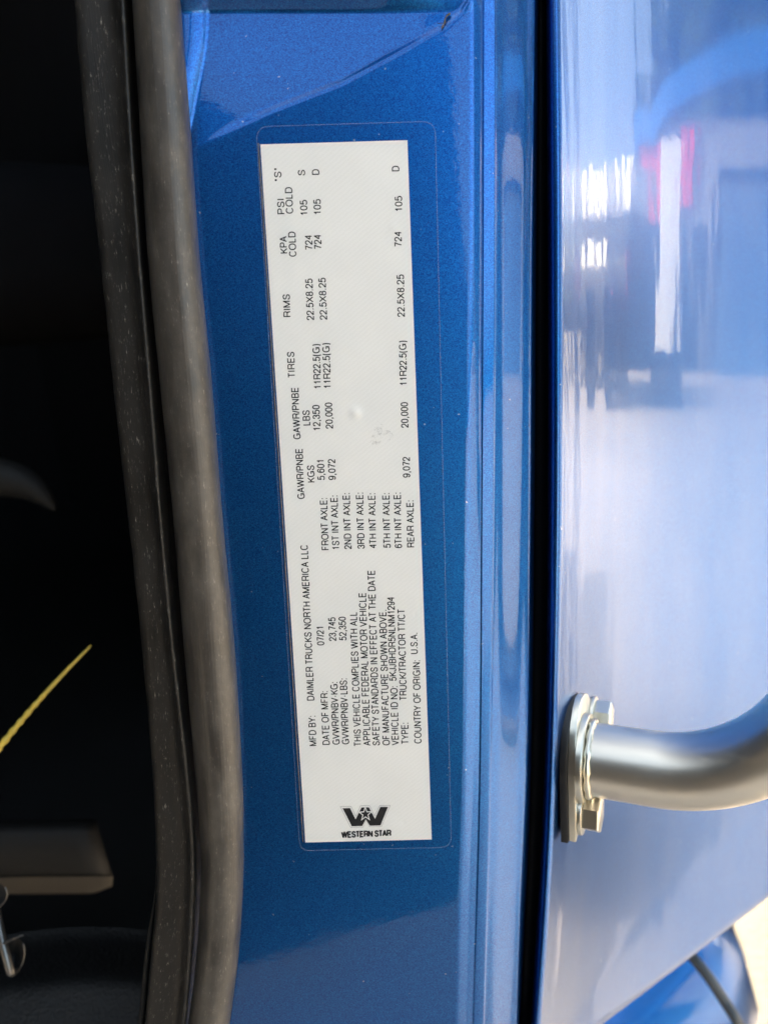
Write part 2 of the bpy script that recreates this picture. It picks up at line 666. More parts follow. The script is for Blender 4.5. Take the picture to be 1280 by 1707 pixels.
LN = {'J1': J1, 'J2': J2, 'J3': J3, 'J6': J6}
PROF = heading_profile([('J1', 0, 88), ('J1', 2, 86), ('J1', 4, 78), ('J1', 6, 66), ('J1', 8, 59), ('J1', 12, 57), ('J1', 17, 56), ('J1', 21, 55), ('J2', -2, 54), ('J2', -.8, 50),
                        ('J2', .2, 110), ('J2', 1.2, 118), ('J2', 2.2, 95), ('J2', 3.5, 80), ('J2', 6, 74), ('J2', 12, 72), ('J3', -4, 71), ('J3', -1.6, 70), ('J3', -.6, 40), ('J3', .4, 40),
                        ('J3', 1.5, 50), ('J3', 6, 56), ('J3', 11, 55), ('J3', 15, 50), ('J3', 18, 47), ('J3', 22, 46), ('J3', 28, 45.5), ('J3', 34, 45.5), ('J3', 40, 46), ('J3', 45, 48),
                        ('J3', 48, 54), ('J3', 52, 57), ('J3', 56, 57), ('J6', -3, 52), ('J6', -1.4, 40), ('J6', 0, 28), ('J6', 2, 17), ('J6', 4, 14)])[1:]
PROF += [('J6', 5, PROF[-1][2] - .02), ('J6', 2, PROF[-1][2] - .05)]
print('profile depth', [round(p[2] * 1000, 2) for p in PROF])
prows = []
for y, fr in zip(ROWS, face_top):
    r = list(fr)
    k0 = pocket(J1(y), y)
    for ln, dx, w in PROF:
        r.append(jp(LN[ln](y) + dx, y, w + k0 * max(0, 1 + w / .006)))
    prows.append(r)
grid_obj('door_pillar', extend(prows), M['paint'], truck, flip=True)

# black rubber strip at the bottom of the gap
rows = []
for y in ROWS:
    rows.append([jp(J6(y) - 6, y, -.036), jp(J6(y) + 4, y, -.033), jp((J6(y) + G1(y)) / 2, y, -.032), jp(G1(y) - 4, y, -.033), jp(G1(y) + 12, y, -.040)])
grid_obj('gap_seal', extend(rows), M['black'], truck, flip=True)

# ------------------------------------------------------------------ outer side panel behind the gap
# plan curve: heading phi (from straight ahead towards the right) as it runs back along the truck
S_N = 150
S_LEN = .46
ss = np.concatenate([np.linspace(0, .20, 110), np.linspace(.205, S_LEN, 30)])


def phi_at(s):
    base = np.interp(s, [0, .004, .03, .07, .11, .15, .20, .30, S_LEN], [31, 32, 34.5, 40, 46.5, 52.5, 57, 55, 44])
    rip = .55 * math.sin(2 * math.pi * s / .021) * smooth(.004, .012, s) * smooth(.085, .05, s)
    rip += .22 * math.sin(2 * math.pi * s / .0083 + 1.0) * smooth(.004, .012, s) * smooth(.08, .045, s)
    rip += .12 * math.sin(2 * math.pi * s / .052 + 1.0) * smooth(.05, .1, s)
    return R_(base + rip)


plan = [(0.0, 0.0)]
for a, b in zip(ss[:-1], ss[1:]):
    n = 6
    X, Y = plan[-1]
    for k in range(n):
        f = phi_at(a + (b - a) * (k + .5) / n)
        X += math.sin(f) * (b - a) / n; Y += math.cos(f) * (b - a) / n
    plan.append((X, Y))
W_E = -.0155
epts = [jp(E_(y), y, W_E) for y in ROWS]
EROWS = [epts[0] - EV * .9] + epts + [epts[-1] + EV * .25]
eT = [0.0]
for a, b in zip(EROWS[:-1], EROWS[1:]): eT.append(eT[-1] + (b - a).length)
ex = [p.x for p in EROWS]; ey = [p.y for p in EROWS]; ez = [p.z for p in EROWS]


def E_at(t):
    return Vector((np.interp(t, eT, ex), np.interp(t, eT, ey), np.interp(t, eT, ez)))


def wall_pt(i, t):
    p = E_at(t)
    return p + Vector((plan[i][0], plan[i][1], 0))


def bottom_line(px):
    # lower edge of the panel in the photograph
    return float(np.interp(px, [860, 1010, 1060, 1150, 1280, 2400], [1830, 1703, 1665, 1597, 1497, 640]))


def t_bottom(i):
    lo, hi = 0.3, eT[-1]
    for _ in range(40):
        m = (lo + hi) / 2
        px, py = proj(wall_pt(i, m))
        if py > bottom_line(px): hi = m
        else: lo = m
    return lo


tb = [t_bottom(i) for i in range(len(plan))]
TS = np.concatenate([[0], np.linspace(.9, 1.0, 110) * 0 + np.linspace(eT[1] / max(tb), 1, 110)])
rows = []
for f in TS:
    rows.append([wall_pt(i, f * tb[i]) for i in range(len(plan))])
# rolled front edge (faces the camera, then turns into the gap)
FR = [(G1, 6, -.075), (G1, -1, -.045), (G1, -1.5, -.026), (G1, 0, -.0185), (G1, 2.5, -.0163), (G1, 6.5, -.0151), (G1, 11, -.0144), (E_, -9, -.0141), (E_, -6.5, -.0142), (E_, -4.5, -.01442), (E_, -2.6, -.01475), (E_, -1, -.0151)]
front = []
for f in TS:
    t = f * tb[0]
    p = E_at(t)
    px, py = proj(p)
    if t < eT[1]:
        p1 = E_at(eT[1]); px, py = proj(p1)
        front.append([jp(l(py) + dx, py, w) + (p - p1) for l, dx, w in FR])
    else:
        front.append([jp(l(py) + dx, py, w) for l, dx, w in FR])
full = [a + b for a, b in zip(front, rows)]
# bottom return flange: the sheet turns under
inner = []
nb = full[-1]
for k, (dn, di) in enumerate([(.0012, .0006), (.0022, .0022), (.0026, .0050), (.0022, .014)]):
    r = []
    for j, p in enumerate(nb):
        i = max(0, j - len(FR))
        f = phi_at(ss[i])
        nin = Vector((-math.cos(f), math.sin(f), 0))
        r.append(p + Vector((0, 0, -dn)) + nin * di)
    inner.append(r)
grid_obj('side_panel', full + inner, M['panel'], truck, flip=True)

# ------------------------------------------------------------------ door seal
seal = empty('door_seal', (0, 0, 0)); seal.parent = truck
seal.matrix_basis = truck.matrix_basis.inverted()
bpy.context.view_layer.update()


def wob(y, a, f, s):
    return a * noise.noise(Vector((y * f, s, 0)))


rows = []
for y in ROWS:
    x0, x1, x2 = L0(y), L1(y), L2(y)
    g = x2 - x1
    w = x1 - x0
    e = wob(y, 1.2, .02, 1)
    rows.append([jp(x0 + 4, y, -.030), jp(x0 + 1, y, -.012), jp(x0 - 1 + e, y, -.0018), jp(x0 + e, y, -.0006), jp(x0 + 2.5 + e, y, 0.0), jp(x0 + 7, y, .0006), jp(x0 + w * .22, y, .0010),
                 jp(x0 + w * .45, y, .0012), jp(x0 + w * .66, y, .0016), jp(x0 + w * .80, y, .0026), jp(x0 + w * .90, y, .0042), jp(x1 - 3, y, .0051), jp(x1, y, .0053),
                 jp(x1 + 3, y, .0045), jp(x1 + 4.5, y, .0022), jp(x1 + g * .45, y, -.003), jp(x1 + g * .7, y, -.008), jp(x2 + 6, y, -.012)])
grid_obj('seal_lip', extend(rows), M['lip'], seal, flip=True, uv=True)
rows = []
for y in ROWS:
    x2, x3 = L2(y), L3(y)
    c, h = (x2 + x3) / 2, (x3 - x2) / 2
    r = []
    for k in range(27):
        th = R_(205 - k * 230 / 26)
        px = c + h * math.cos(th) * (1 if abs(math.cos(th)) <= 1 else 1)
        w = .0010 + .0078 * math.sin(th) + wob(y + k * 9, .00012, .012, 5)
        if th > R_(180) or th < 0: px = c + h * math.cos(th) * .98
        r.append(jp(px, y, w))
    rows.append(r)
grid_obj('seal_bulb', extend(rows), M['bulb'], seal, flip=True, uv=True)
# thin clip edge of the seal carrier on the cab side, bare towards the sill
rows = []
for y in [v for v in ROWS if v > 1440]:
    k = smooth(1450, 1600, y)
    x = L0(y)
    rows.append([jp(x - 2 - 10 * k, y, -.010), jp(x - 3 - 9 * k, y, -.0065), jp(x - 1.5 - 6 * k, y, -.0050), jp(x + 1 - 3 * k, y, -.0065), jp(x + 3, y, -.012)])
grid_obj('seal_flange', rows, M['vinyl'], seal, flip=True)

# ------------------------------------------------------------------ grab handle
handle = empty('grab_handle', (0, 0, 0)); handle.parent = truck
handle.matrix_basis = truck.matrix_basis.inverted()
bpy.context.view_layer.update()
# frame on the panel where the foot plate sits
t_row = min(range(len(EROWS)), key=lambda i: abs(proj(EROWS[i])[1] - 1312))
PHI_B = R_(25)
TA = Vector((math.sin(PHI_B), math.cos(PHI_B), 0))           # back along the panel
VA = -EV.copy(); VA = (VA - TA * VA.dot(TA)).normalized()    # up
NA = TA.cross(VA).normalized()
if NA.x < 0: NA = -NA
BO = EROWS[t_row] + TA * .002 + NA * .0008
mm = .001
pl = [(0, -26), (0, 2), (1, 9), (3, 15.5), (6, 20.5), (10, 24), (15, 25.5), (21, 24.5), (27, 21), (32, 16), (37, 14), (42, 12), (44, 6), (44, -24), (41, -26)]
pl = [(a * mm, b * mm * .9) for a, b in pl]


def inset(o, d):
    ca = sum(a for a, b in o) / len(o); cb = sum(b for a, b in o) / len(o)
    return [(ca + (a - ca) * (1 - d / .025), cb + (b - cb) * (1 - d / .026)) for a, b in o]


bm_obj('gasket', prism_bm(pl, VA, TA, BO, NA, .0026, .0006), M['gasket'], handle, auto=35)
bm_obj('foot_plate', prism_bm(inset(pl, .0006), VA, TA, BO + NA * .0027, NA, .0023, .0004), M['zinc'], handle, auto=35)


def disc(r, n):
    return [(r * math.cos(k * 2 * math.pi / n), r * math.sin(k * 2 * math.pi / n)) for k in range(n)]


def on_plate(px, py, h):
    """point on the plane h above the panel that is seen at (px, py)"""
    r = ray(px, py)
    q = BO + NA * h
    t = (q - CO).dot(NA) / r.dot(NA)
    return CO + r * t


Hc = .0051
base = on_plate(975, 1262, Hc)
# the plate is seen nearly edge-on, so fix the foot by distances along it instead of by its picture
base = BO + NA * Hc + TA * .0135 + VA * .0015
bm_obj('collar', prism_bm(disc(.0150, 40), VA, TA, base, NA, .0022, .0006), M['zinc'], handle, auto=35)
L1, RB = .023, .050                                          # straight stub, then a round bend up the panel
cpts = [base + NA * (.0025 + (L1 - .0025) * k / 10) for k in range(10)]
for k in range(41):
    a = math.pi / 2 * k / 40
    cpts.append(base + NA * (L1 + RB * math.sin(a)) + VA * (RB * (1 - math.cos(a))))
cpts += [cpts[-1] + VA * (.32 * k / 12) for k in range(1, 13)]
tube_obj('tube', cpts, .0122, M['steel'], handle, 36)
# weld bead round the tube foot
wb = [base + NA * .0034 + (TA * math.cos(k * math.pi / 20) + VA * math.sin(k * math.pi / 20)) * .0124 for k in range(41)]
tube_obj('weld', wb, [.0011 + .0003 * math.sin(k * 2.1) for k in range(41)], M['zinc'], handle, 8)


def bolt(c, rot):
    hexo = [(.0066 * math.cos(rot + k * math.pi / 3), .0066 * math.sin(rot + k * math.pi / 3)) for k in range(6)]
    b = bm_obj('bolt', prism_bm(hexo, VA, TA, c + NA * .0013, NA, .0056, .0007), M['zinc'], handle, auto=25)
    bm_obj('washer', prism_bm(disc(.0080, 28), VA, TA, c, NA, .0012, .0003), M['zinc'], handle, auto=30)
    return b


bolt(BO + NA * .0051 + TA * .0095 - VA * .0165, .35)
bolt(BO + NA * .0051 + TA * .0345 + VA * .0052, .2)

# ------------------------------------------------------------------ certification label
label = empty('certification_label', P0)
tag(label, 'white printed data label under clear film on the blue door pillar', 'label')
label_inv = label.matrix_basis.inverted()
LQ = {'tl': (434, 240), 'tr': (679, 233), 'br': (719.5, 1400), 'bl': (509, 1405)}
LP = {k: jp(x, y, 0) for k, (x, y) in LQ.items()}
LX = ((LP['tr'] - LP['tl']) + (LP['br'] - LP['bl'])).normalized()          # picture right
LY = ((LP['tl'] - LP['bl']) + (LP['tr'] - LP['br'])); LY = (LY - LX * LY.dot(LX)).normalized()
LO = (LP['tl'] + LP['tr'] + LP['bl'] + LP['br']) / 4
LN_ = LX.cross(LY)
H_LAB = .00028


def lab(px, py):
    r = ray(px, py)
    t = (LO + LN_ * H_LAB - CO).dot(LN_) / r.dot(LN_)
    q = CO + r * t - LO
    return q.dot(LX), q.dot(LY)


def lw(a, b, h=0.0):
    return LO + LX * a + LY * b + LN_ * h


cor = [lab(*LQ[k]) for k in ('bl', 'br', 'tr', 'tl')]
print('label corners', [(round(a * 1000, 1), round(b * 1000, 1)) for a, b in cor])
# paper: subdivided sheet, gently following the metal, with a few trapped bubbles
NX, NY = 90, 420
BUB = [(592, 688, 9, .00042), (570, 944, 7, .00012), (540, 806, 6, .0001), (655, 376, 9, .00012), (672, 1372, 4, -.0001), (692, 1025, 3, -.00008)]
bub = [(*lab(x, y), r * .00017, h) for x, y, r, h in BUB]


def lift(a, b):
    h = 0.0
    for x, y, r, k in bub:
        d2 = ((a - x) ** 2 + (b - y) ** 2) / (r * r)
        if d2 < 6: h += k * math.exp(-d2)
    return h


rows, uvs = [], []
for j in range(NY + 1):
    v = j / NY
    row = []
    for i in range(NX + 1):
        u = i / NX
        a = (cor[0][0] * (1 - u) + cor[1][0] * u) * (1 - v) + (cor[3][0] * (1 - u) + cor[2][0] * u) * v
        b = (cor[0][1] * (1 - u) + cor[1][1] * u) * (1 - v) + (cor[3][1] * (1 - u) + cor[2][1] * u) * v
        row.append(lw(a, b, H_LAB + lift(a, b)))
        uvs.append((a, b))
    rows.append(row)
skirt_v = [p for r in rows for p in r]
fs = grid_faces(NY + 1, NX + 1)
nc = NX + 1
ring = [i for i in range(nc)] + [j * nc + NX for j in range(1, NY + 1)] + [NY * nc + i for i in range(NX - 1, -1, -1)] + [j * nc for j in range(NY - 1, 0, -1)]
base_i = len(skirt_v)
for i in ring:
    skirt_v.append(skirt_v[i] - LN_ * .0004); uvs.append(uvs[i])
for k in range(len(ring)):
    k2 = (k + 1) % len(ring)
    fs.append((ring[k2], ring[k], base_i + k, base_i + k2))
mesh_obj('paper', skirt_v, fs, M['paper'], label, False, uvs)


# --- lettering: a narrow grotesque drawn as strokes
def arc(cx, cy, rx, ry, a0, a1, n=10, p=2.35):
    o = []
    for k in range(n + 1):
        t = R_(a0 + (a1 - a0) * k / n)
        c, s = math.cos(t), math.sin(t)
        o.append((cx + rx * math.copysign(abs(c) ** (2 / p), c), cy + ry * math.copysign(abs(s) ** (2 / p), s)))
    return o


def spl(*p):
    return [tuple(q) for q in crom(p, 4 * len(p))]


S_ = spl((.95, .74), (.86, .92), (.52, 1.0), (.16, .90), (.08, .73), (.22, .58), (.55, .50), (.86, .41), (.97, .25), (.85, .08), (.50, 0), (.13, .08), (.02, .29))
GL = {  # advance, left bearing, right bearing, strokes in the unit box
    'A': (667, 25, 25, [[(0, 0), (.5, 1), (1, 0)], [(.18, .34), (.82, .34)]]),
    'B': (667, 85, 45, [[(0, 0), (0, 1), (.55, 1)] + arc(.55, .76, .38, .24, 90, -90)[1:] + [(0, .52)], [(.55, .52)] + arc(.58, .26, .42, .26, 90, -90)[1:] + [(0, 0)]]),
    'C': (722, 50, 45, [arc(.5, .5, .5, .5, 38, 322, 18)]),
    'D': (722, 85, 50, [[(0, 0), (0, 1), (.45, 1)] + arc(.45, .5, .55, .5, 90, -90, 12)[1:] + [(0, 0)]]),
    'E': (667, 90, 50, [[(1, 1), (0, 1), (0, 0), (1, 0)], [(0, .53), (.92, .53)]]),
    'F': (611, 90, 40, [[(1, 1), (0, 1), (0, 0)], [(0, .51), (.85, .51)]]),
    'G': (778, 50, 70, [arc(.5, .5, .5, .5, 42, 330, 18) + [(1, .46), (.56, .46)], [(1, .46), (1, 0)]]),
    'H': (722, 80, 80, [[(0, 0), (0, 1)], [(1, 0), (1, 1)], [(0, .53), (1, .53)]]),
    'I': (278, 139, 139, [[(0, 0), (0, 1)]]),
    'J': (500, 20, 80, [[(1, 1), (1, .28)] + arc(.5, .28, .5, .28, 0, -180)[1:]]),
    'K': (667, 80, 20, [[(0, 0), (0, 1)], [(1, 1), (0, .36)], [(.33, .58), (1, 0)]]),
    'L': (556, 80, 30, [[(0, 1), (0, 0), (1, 0)]]),
    'M': (833, 75, 75, [[(0, 0), (0, 1), (.5, .02), (1, 1), (1, 0)]]),
    'N': (722, 78, 78, [[(0, 0), (0, 1), (1, 0), (1, 1)]]),
    'O': (778, 45, 45, [arc(.5, .5, .5, .5, 90, 450, 24)]),
    'P': (667, 85, 50, [[(0, 0), (0, 1), (.55, 1)] + arc(.58, .73, .42, .27, 90, -90)[1:] + [(0, .46)]]),
    'R': (722, 85, 40, [[(0, 0), (0, 1), (.55, 1)] + arc(.56, .74, .40, .26, 90, -90)[1:] + [(0, .48)], [(.6, .48), (.9, .36), (.92, .12), (1, 0)]]),
    'S': (667, 50, 50, [S_]),
    'T': (611, 20, 20, [[(0, 1), (1, 1)], [(.5, 1), (.5, 0)]]),
    'U': (722, 80, 80, [[(0, 1), (0, .32)] + arc(.5, .32, .5, .32, 180, 360)[1:] + [(1, 1)]]),
    'V': (667, 25, 25, [[(0, 1), (.5, 0), (1, 1)]]),
    'W': (944, 25, 25, [[(0, 1), (.25, 0), (.5, 1), (.75, 0), (1, 1)]]),
    'X': (667, 25, 25, [[(0, 1), (1, 0)], [(1, 1), (0, 0)]]),
    'Y': (667, 25, 25, [[(0, 1), (.5, .42), (1, 1)], [(.5, .42), (.5, 0)]]),
    '0': (556, 42, 42, [arc(.5, .5, .5, .5, 90, 450, 24)]),
    '1': (556, 110, 190, [[(0, .74), (.55, .78), (1, 1), (1, 0)]]),
    '2': (556, 35, 42, [spl((.03, .68), (.12, .92), (.5, 1), (.88, .90), (.97, .70), (.80, .47), (.40, .25), (.08, .08), (0, 0)) + [(1, 0)]]),
    '3': (556, 38, 42, [spl((.04, .72), (.14, .92), (.47, 1), (.82, .92), (.92, .76), (.80, .58), (.45, .53)), spl((.45, .53), (.84, .47), (1, .27), (.88, .08), (.5, 0), (.12, .08), (0, .29))]),
    '4': (556, 30, 40, [[(.78, 0), (.78, 1), (0, .33), (1, .33)]]),
    '5': (556, 35, 42, [[(.93, 1), (.2, 1), (.06, .50)] + spl((.06, .50), (.48, .64), (.88, .55), (1, .32), (.88, .09), (.48, 0), (.12, .05), (-.04, .20))[1:]]),
    '6': (556, 42, 42, [spl((.94, .77), (.82, .94), (.52, 1), (.18, .88), (.02, .52), (.06, .2), (.24, .03), (.52, 0), (.86, .08), (1, .31), (.86, .55), (.52, .62), (.18, .54), (.02, .33))]),
    '7': (556, 40, 35, [[(0, 1), (1, 1), (.62, .55), (.36, 0)]]),
    '8': (556, 42, 42, [arc(.5, .76, .42, .24, 90, 450, 16), arc(.5, .26, .5, .26, 90, 450, 16)]),
    '9': (556, 42, 42, [[(1 - x, 1 - y) for x, y in spl((.94, .77), (.82, .94), (.52, 1), (.18, .88), (.02, .52), (.06, .2), (.24, .03), (.52, 0), (.86, .08), (1, .31), (.86, .55), (.52, .62), (.18, .54), (.02, .33))]]),
    '.': (278, 139, 139, [[(0, -.06), (0, .09)]]),
    ',': (278, 139, 139, [[(0, .09), (0, -.07), (-34, -.22)]]),
    ':': (278, 139, 139, [[(0, -.06), (0, .09)], [(0, .60), (0, .75)]]),
    '/': (278, 10, 10, [[(0, -.03), (1, 1.02)]]),
    '(': (333, 60, 30, [arc(1, .40, 1, .68, 115, 245, 8)]),
    ')': (333, 30, 60, [arc(0, .40, 1, .68, 65, -65, 8)]),
    '"': (355, 100, 100, [[(0, 1), (0, .68)], [(1, 1), (1, .68)]]),
    '-': (333, 60, 60, [[(0, .35), (1, .35)]]),
    ' ': (278, 0, 278, []),
}
EM = 718.0


def text_strokes(s):
    x = 0.0; out = []
    for ch in s:
        adv, l, r, st = GL[ch]
        w = adv - l - r
        if w > 0:
            l += 42; w -= 84
        for k in st:
            out.append([((x + l + (px * w if w > 0 else px)) / EM, py) for px, py in k])
        x += adv
    return out, x / EM


def stroke_mesh(polys, sw):
    """polylines to flat ribbons with mitred joints"""
    V, F = [], []
    hw = sw / 2
    cut = []
    for P in polys:                                  # sharp corners: two strokes that overlap
        P = [np.array(p, float) for p in P]
        cur = [P[0]]
        for i in range(1, len(P)):
            cur.append(P[i])
            if i < len(P) - 1:
                u, v = P[i] - P[i - 1], P[i + 1] - P[i]
                lu, lv = np.linalg.norm(u), np.linalg.norm(v)
                if lu > 1e-6 and lv > 1e-6 and u.dot(v) / lu / lv < .55:
                    k = .5 if u.dot(v) / lu / lv < -.3 else 1.0
                    cur[-1] = P[i] + u / lu * hw * .9 * k
                    cut.append(cur)
                    cur = [P[i] - v / lv * hw * .9 * k]
        cut.append(cur)
    for P in cut:
        P = [np.array(p, float) for p in P]
        Q = [P[0]]
        for p in P[1:]:
            if np.linalg.norm(p - Q[-1]) > 1e-5: Q.append(p)
        P = Q
        n = len(P)
        if n < 2: continue
        closed = np.linalg.norm(P[0] - P[-1]) < 1e-4
        i0 = len(V)
        for i in range(n):
            if closed: a, b = P[i - 1] if i else P[-2], P[i + 1] if i < n - 1 else P[1]
            else: a, b = P[max(0, i - 1)], P[min(n - 1, i + 1)]
            d1 = P[i] - a; d2 = b - P[i]
            d1 = d1 / np.linalg.norm(d1) if np.linalg.norm(d1) > 1e-9 else None
            d2 = d2 / np.linalg.norm(d2) if np.linalg.norm(d2) > 1e-9 else None
            if d1 is None: d1 = d2
            if d2 is None: d2 = d1
            n1 = np.array((-d1[1], d1[0])); n2 = np.array((-d2[1], d2[0]))
            m = n1 + n2
            L = np.linalg.norm(m)
            m = n1 if L < 1e-6 else m / L
            k = min(1.8, 1 / max(.3, float(m.dot(n1))))
            e = np.zeros(2)
            V.append(P[i] + m * hw * k + e); V.append(P[i] - m * hw * k + e)
        for i in range(n - 1):
            a = i0 + 2 * i
            F.append((a, a + 1, a + 3, a + 2))
    return V, F


def put_text(s, x0, y0, y1, cap=12.4, track=0.0, stroke=.145):
    """text reading up the picture: baseline starts at (x0, y0) and ends at height y1"""
    st, w = text_strokes(s)
    a0, b0 = lab(x0, y0)
    xe = x0 + (y1 - y0) * .05
    a1, b1 = lab(xe, y1)
    xs = [p[0] for k in st for p in k]
    lo, hi = min(xs), max(xs)
    a2, b2 = lab(x0 - cap, y0)
    capm = a0 - a2
    L = b1 - b0
    inset_ = stroke * .5 * capm
    sx = (L - 2 * inset_) / (hi - lo) if hi - lo > .05 else capm * .8
    ch = capm - 2 * inset_
    V, F = [], []
    for k in st:
        k2 = [((p[0] - lo) * sx + inset_, p[1] * ch + inset_) for p in k]
        v, f = stroke_mesh([k2], stroke * capm)
        o = len(V)
        V += v; F += [tuple(i + o for i in q) for q in f]
    h = H_LAB + .00004
    P = []
    for u, t in V:
        a, b = a0 - t, b0 + u
        P.append(lw(a, b, h + lift(a, b)))
    return mesh_obj('printed_text', P, F, M['ink'], label, False)


T = [('"S"', 469.7, 301, 279.6), ('S', 509, 292, 282.4), ('D', 532.5, 290.8, 281.2), ('D', 665.6, 285, 275.6),
     ('PSI', 475, 356.4, 330.9), ('COLD', 489, 355.5, 311.2), ('105', 513, 358.3, 332.5), ('105', 535.5, 357, 331.2), ('105', 670.8, 351.7, 326),
     ('KPA', 479.5, 422, 393), ('COLD', 494.3, 427.4, 385.4), ('724', 521.3, 416.4, 391), ('724', 536.3, 415.2, 390.4), ('724', 669.9, 411, 385.2),
     ('RIMS', 485, 528, 490), ('22.5X8.25', 523.7, 533.5, 463.8), ('22.5X8.25', 545.5, 532.8, 462.4), ('22.5X8.25', 674.8, 528, 457),
     ('TIRES', 492.5, 629.6, 586), ('11R22.5(G)', 535.6, 647.7, 573.2), ('11R22.5(G)', 552, 647, 571.5), ('11R22.5(G)', 678.6, 642, 567.5),
     ('GAWR/PNBE', 501.4, 732, 645.2), ('LBS', 517.3, 709, 683.5), ('12,350', 534.4, 717.5, 674.6), ('20,000', 555.3, 714.5, 670.6), ('20,000', 680.9, 713, 670),
     ('GAWR/PNBE', 508.2, 831.6, 747.3), ('KGS', 525, 804, 775.4), ('5,601', 541.6, 800.4, 767), ('9,072', 560, 800, 764.8), ('9,072', 683.9, 796, 761.3),
     ('FRONT AXLE:', 548.6, 917, 830), ('1ST INT AXLE:', 566, 916, 825.7), ('2ND INT AXLE:', 586.2, 915.5, 821.7), ('3RD INT AXLE:', 608.2, 914.8, 821),
     ('4TH INT AXLE:', 628, 914, 822), ('5TH INT AXLE:', 651.5, 913.6, 821.7), ('6TH INT AXLE:', 670.2, 913.6, 821), ('REAR AXLE:', 690.9, 912.4, 834),
     ('DAIMLER TRUCKS NORTH AMERICA LLC', 524.2, 1168, 908.4), ('MFD BY:', 528, 1243.8, 1193.4), ('DATE OF MFR:', 550, 1242, 1152.4), ('07/21', 540.8, 1076, 1045),
     ('GVWR/PNBV-KG:', 566.6, 1241.5, 1137), ('GVWR/PNBV-LBS:', 582.3, 1241, 1131), ('23,745', 560.7, 1068.8, 1029), ('52,350', 577.8, 1068, 1028),
     ('THIS VEHICLE COMPLIES WITH ALL', 602.4, 1244.5, 1020), ('APPLICABLE FEDERAL MOTOR VEHICLE', 618, 1243.4, 988), ('SAFETY STANDARDS IN EFFECT AT THE DATE', 633.4, 1243, 950.6),
     ('OF MANUFACTURE SHOWN ABOVE.', 650, 1242.7, 1016.7), ('VEHICLE ID NO:', 665, 1242.7, 1144), ('5KJJBHDR5NLNM1294', 661, 1135.5, 995),
     ('TYPE:', 681.4, 1241, 1205), ('TRUCK/TRACTOR TT/CT', 678.3, 1168, 1015), ('COUNTRY OF ORIGIN:', 702.7, 1239.6, 1100.9), ('U.S.A.', 696.5, 1090.3, 1055)]
for a in T:
    put_text(*a)


# emblem
def flat_poly(name, loops, h, m, parent):
    V, F = [], []
    for lp in loops:
        pts = []
        for x, y in lp:
            a, b = lab(560 + x / 12.8, 1335 + y / 12.8)
            pts.append((a, b))
        tri = tessellate_polygon([[Vector((a, b, 0)) for a, b in pts]])
        o = len(V)
        V += [lw(a, b, h) for a, b in pts]
        F += [tuple(i + o for i in t) for t in tri]
    return mesh_obj(name, V, F, m, parent, False)


emb = empty('emblem', (0, 0, 0)); emb.parent = label; emb.matrix_basis = label_inv
bpy.context.view_layer.update()
OUT = [(84, 122), (322, 117), (425, 325), (522, 104), (716, 99), (826, 316), (932, 100), (1164, 96), (972, 560), (712, 564), (635, 428), (582, 571), (308, 576)]
OUT2 = [(100, 131), (316, 126), (425, 348), (528, 113), (711, 108), (827, 338), (938, 109), (1150, 105), (966, 551), (717, 555), (635, 412), (577, 562), (314, 566)]
INB = [(142, 162), (300, 157), (418, 398), (545, 145), (702, 141), (832, 387), (946, 136), (1110, 132), (950, 530), (722, 535), (635, 398), (560, 541), (336, 546)]
flat_poly('emblem_outline', [OUT], H_LAB + .000030, M['silver'], emb)
wh = simple('label white', (.74, .725, .70), .5, var=.03)
flat_poly('emblem_border', [OUT2], H_LAB + .000055, wh, emb)
flat_poly('emblem_letter', [INB], H_LAB + .000080, M['ink'], emb)


def star(r1, r2, cx=628, cy=285):
    return [(cx + (r1 if k % 2 == 0 else r2) * math.sin(k * math.pi / 5 - .03), cy - (r1 if k % 2 == 0 else r2) * math.cos(k * math.pi / 5 - .03) * 1.05) for k in range(10)]


flat_poly('star_border', [star(165, 68)], H_LAB + .000105, wh, emb)
flat_poly('star', [star(112, 46)], H_LAB + .00013, M['ink'], emb)
# maker's name under the emblem reads across the picture
st, w = text_strokes('WESTERN STAR')
a0, b0 = lab(569, 1397.6); a1, b1 = lab(652.5, 1396.4); _, b2 = lab(569, 1386.6)
capm = b2 - b0
xs = [p[0] for k in st for p in k]
V, F = stroke_mesh([[((p[0] - min(xs)) / (max(xs) - min(xs)) * (a1 - a0 - .2 * capm) + .1 * capm, p[1] * capm * .8 + .1 * capm) for p in k] for k in st], capm * .23)
mesh_obj('maker_name', [lw(a0 + u, b0 + t + u * .012, H_LAB + .00005) for u, t in V], F, M['ink'], label, False)
# grey smudge left on the paper
sm, snt, sp = mat('smudge')
sp.inputs['Base Color'].default_value = (.30, .25, .24, 1)
g = N(snt, 'ShaderNodeNewGeometry').outputs['Position']
nn = noise_tex(snt, g, 900, 5, .7)
rr = ramp(snt, nn.outputs[0], [(.5, (0, 0, 0)), (.8, (.38, .38, .38))])
snt.links.new(rr.outputs[0], sp.inputs['Alpha'])
V = []
for k in range(18):
    t = k * 2 * math.pi / 18
    rr_ = 1 + .35 * math.sin(3 * t + 1)
    a, b = lab(634 + 17 * rr_ * math.cos(t), 724 + 17 * rr_ * math.sin(t))
    V.append(lw(a, b, H_LAB + .00003))
mesh_obj('smudge', V, [tuple(range(17, -1, -1))], sm, label, False)

# clear protective film over label and paint
fl = {'tl': (427, 211), 'tr': (725, 202), 'br': (752, 1412), 'bl': (500, 1418)}
fc = {k: lab(*v) for k, v in fl.items()}


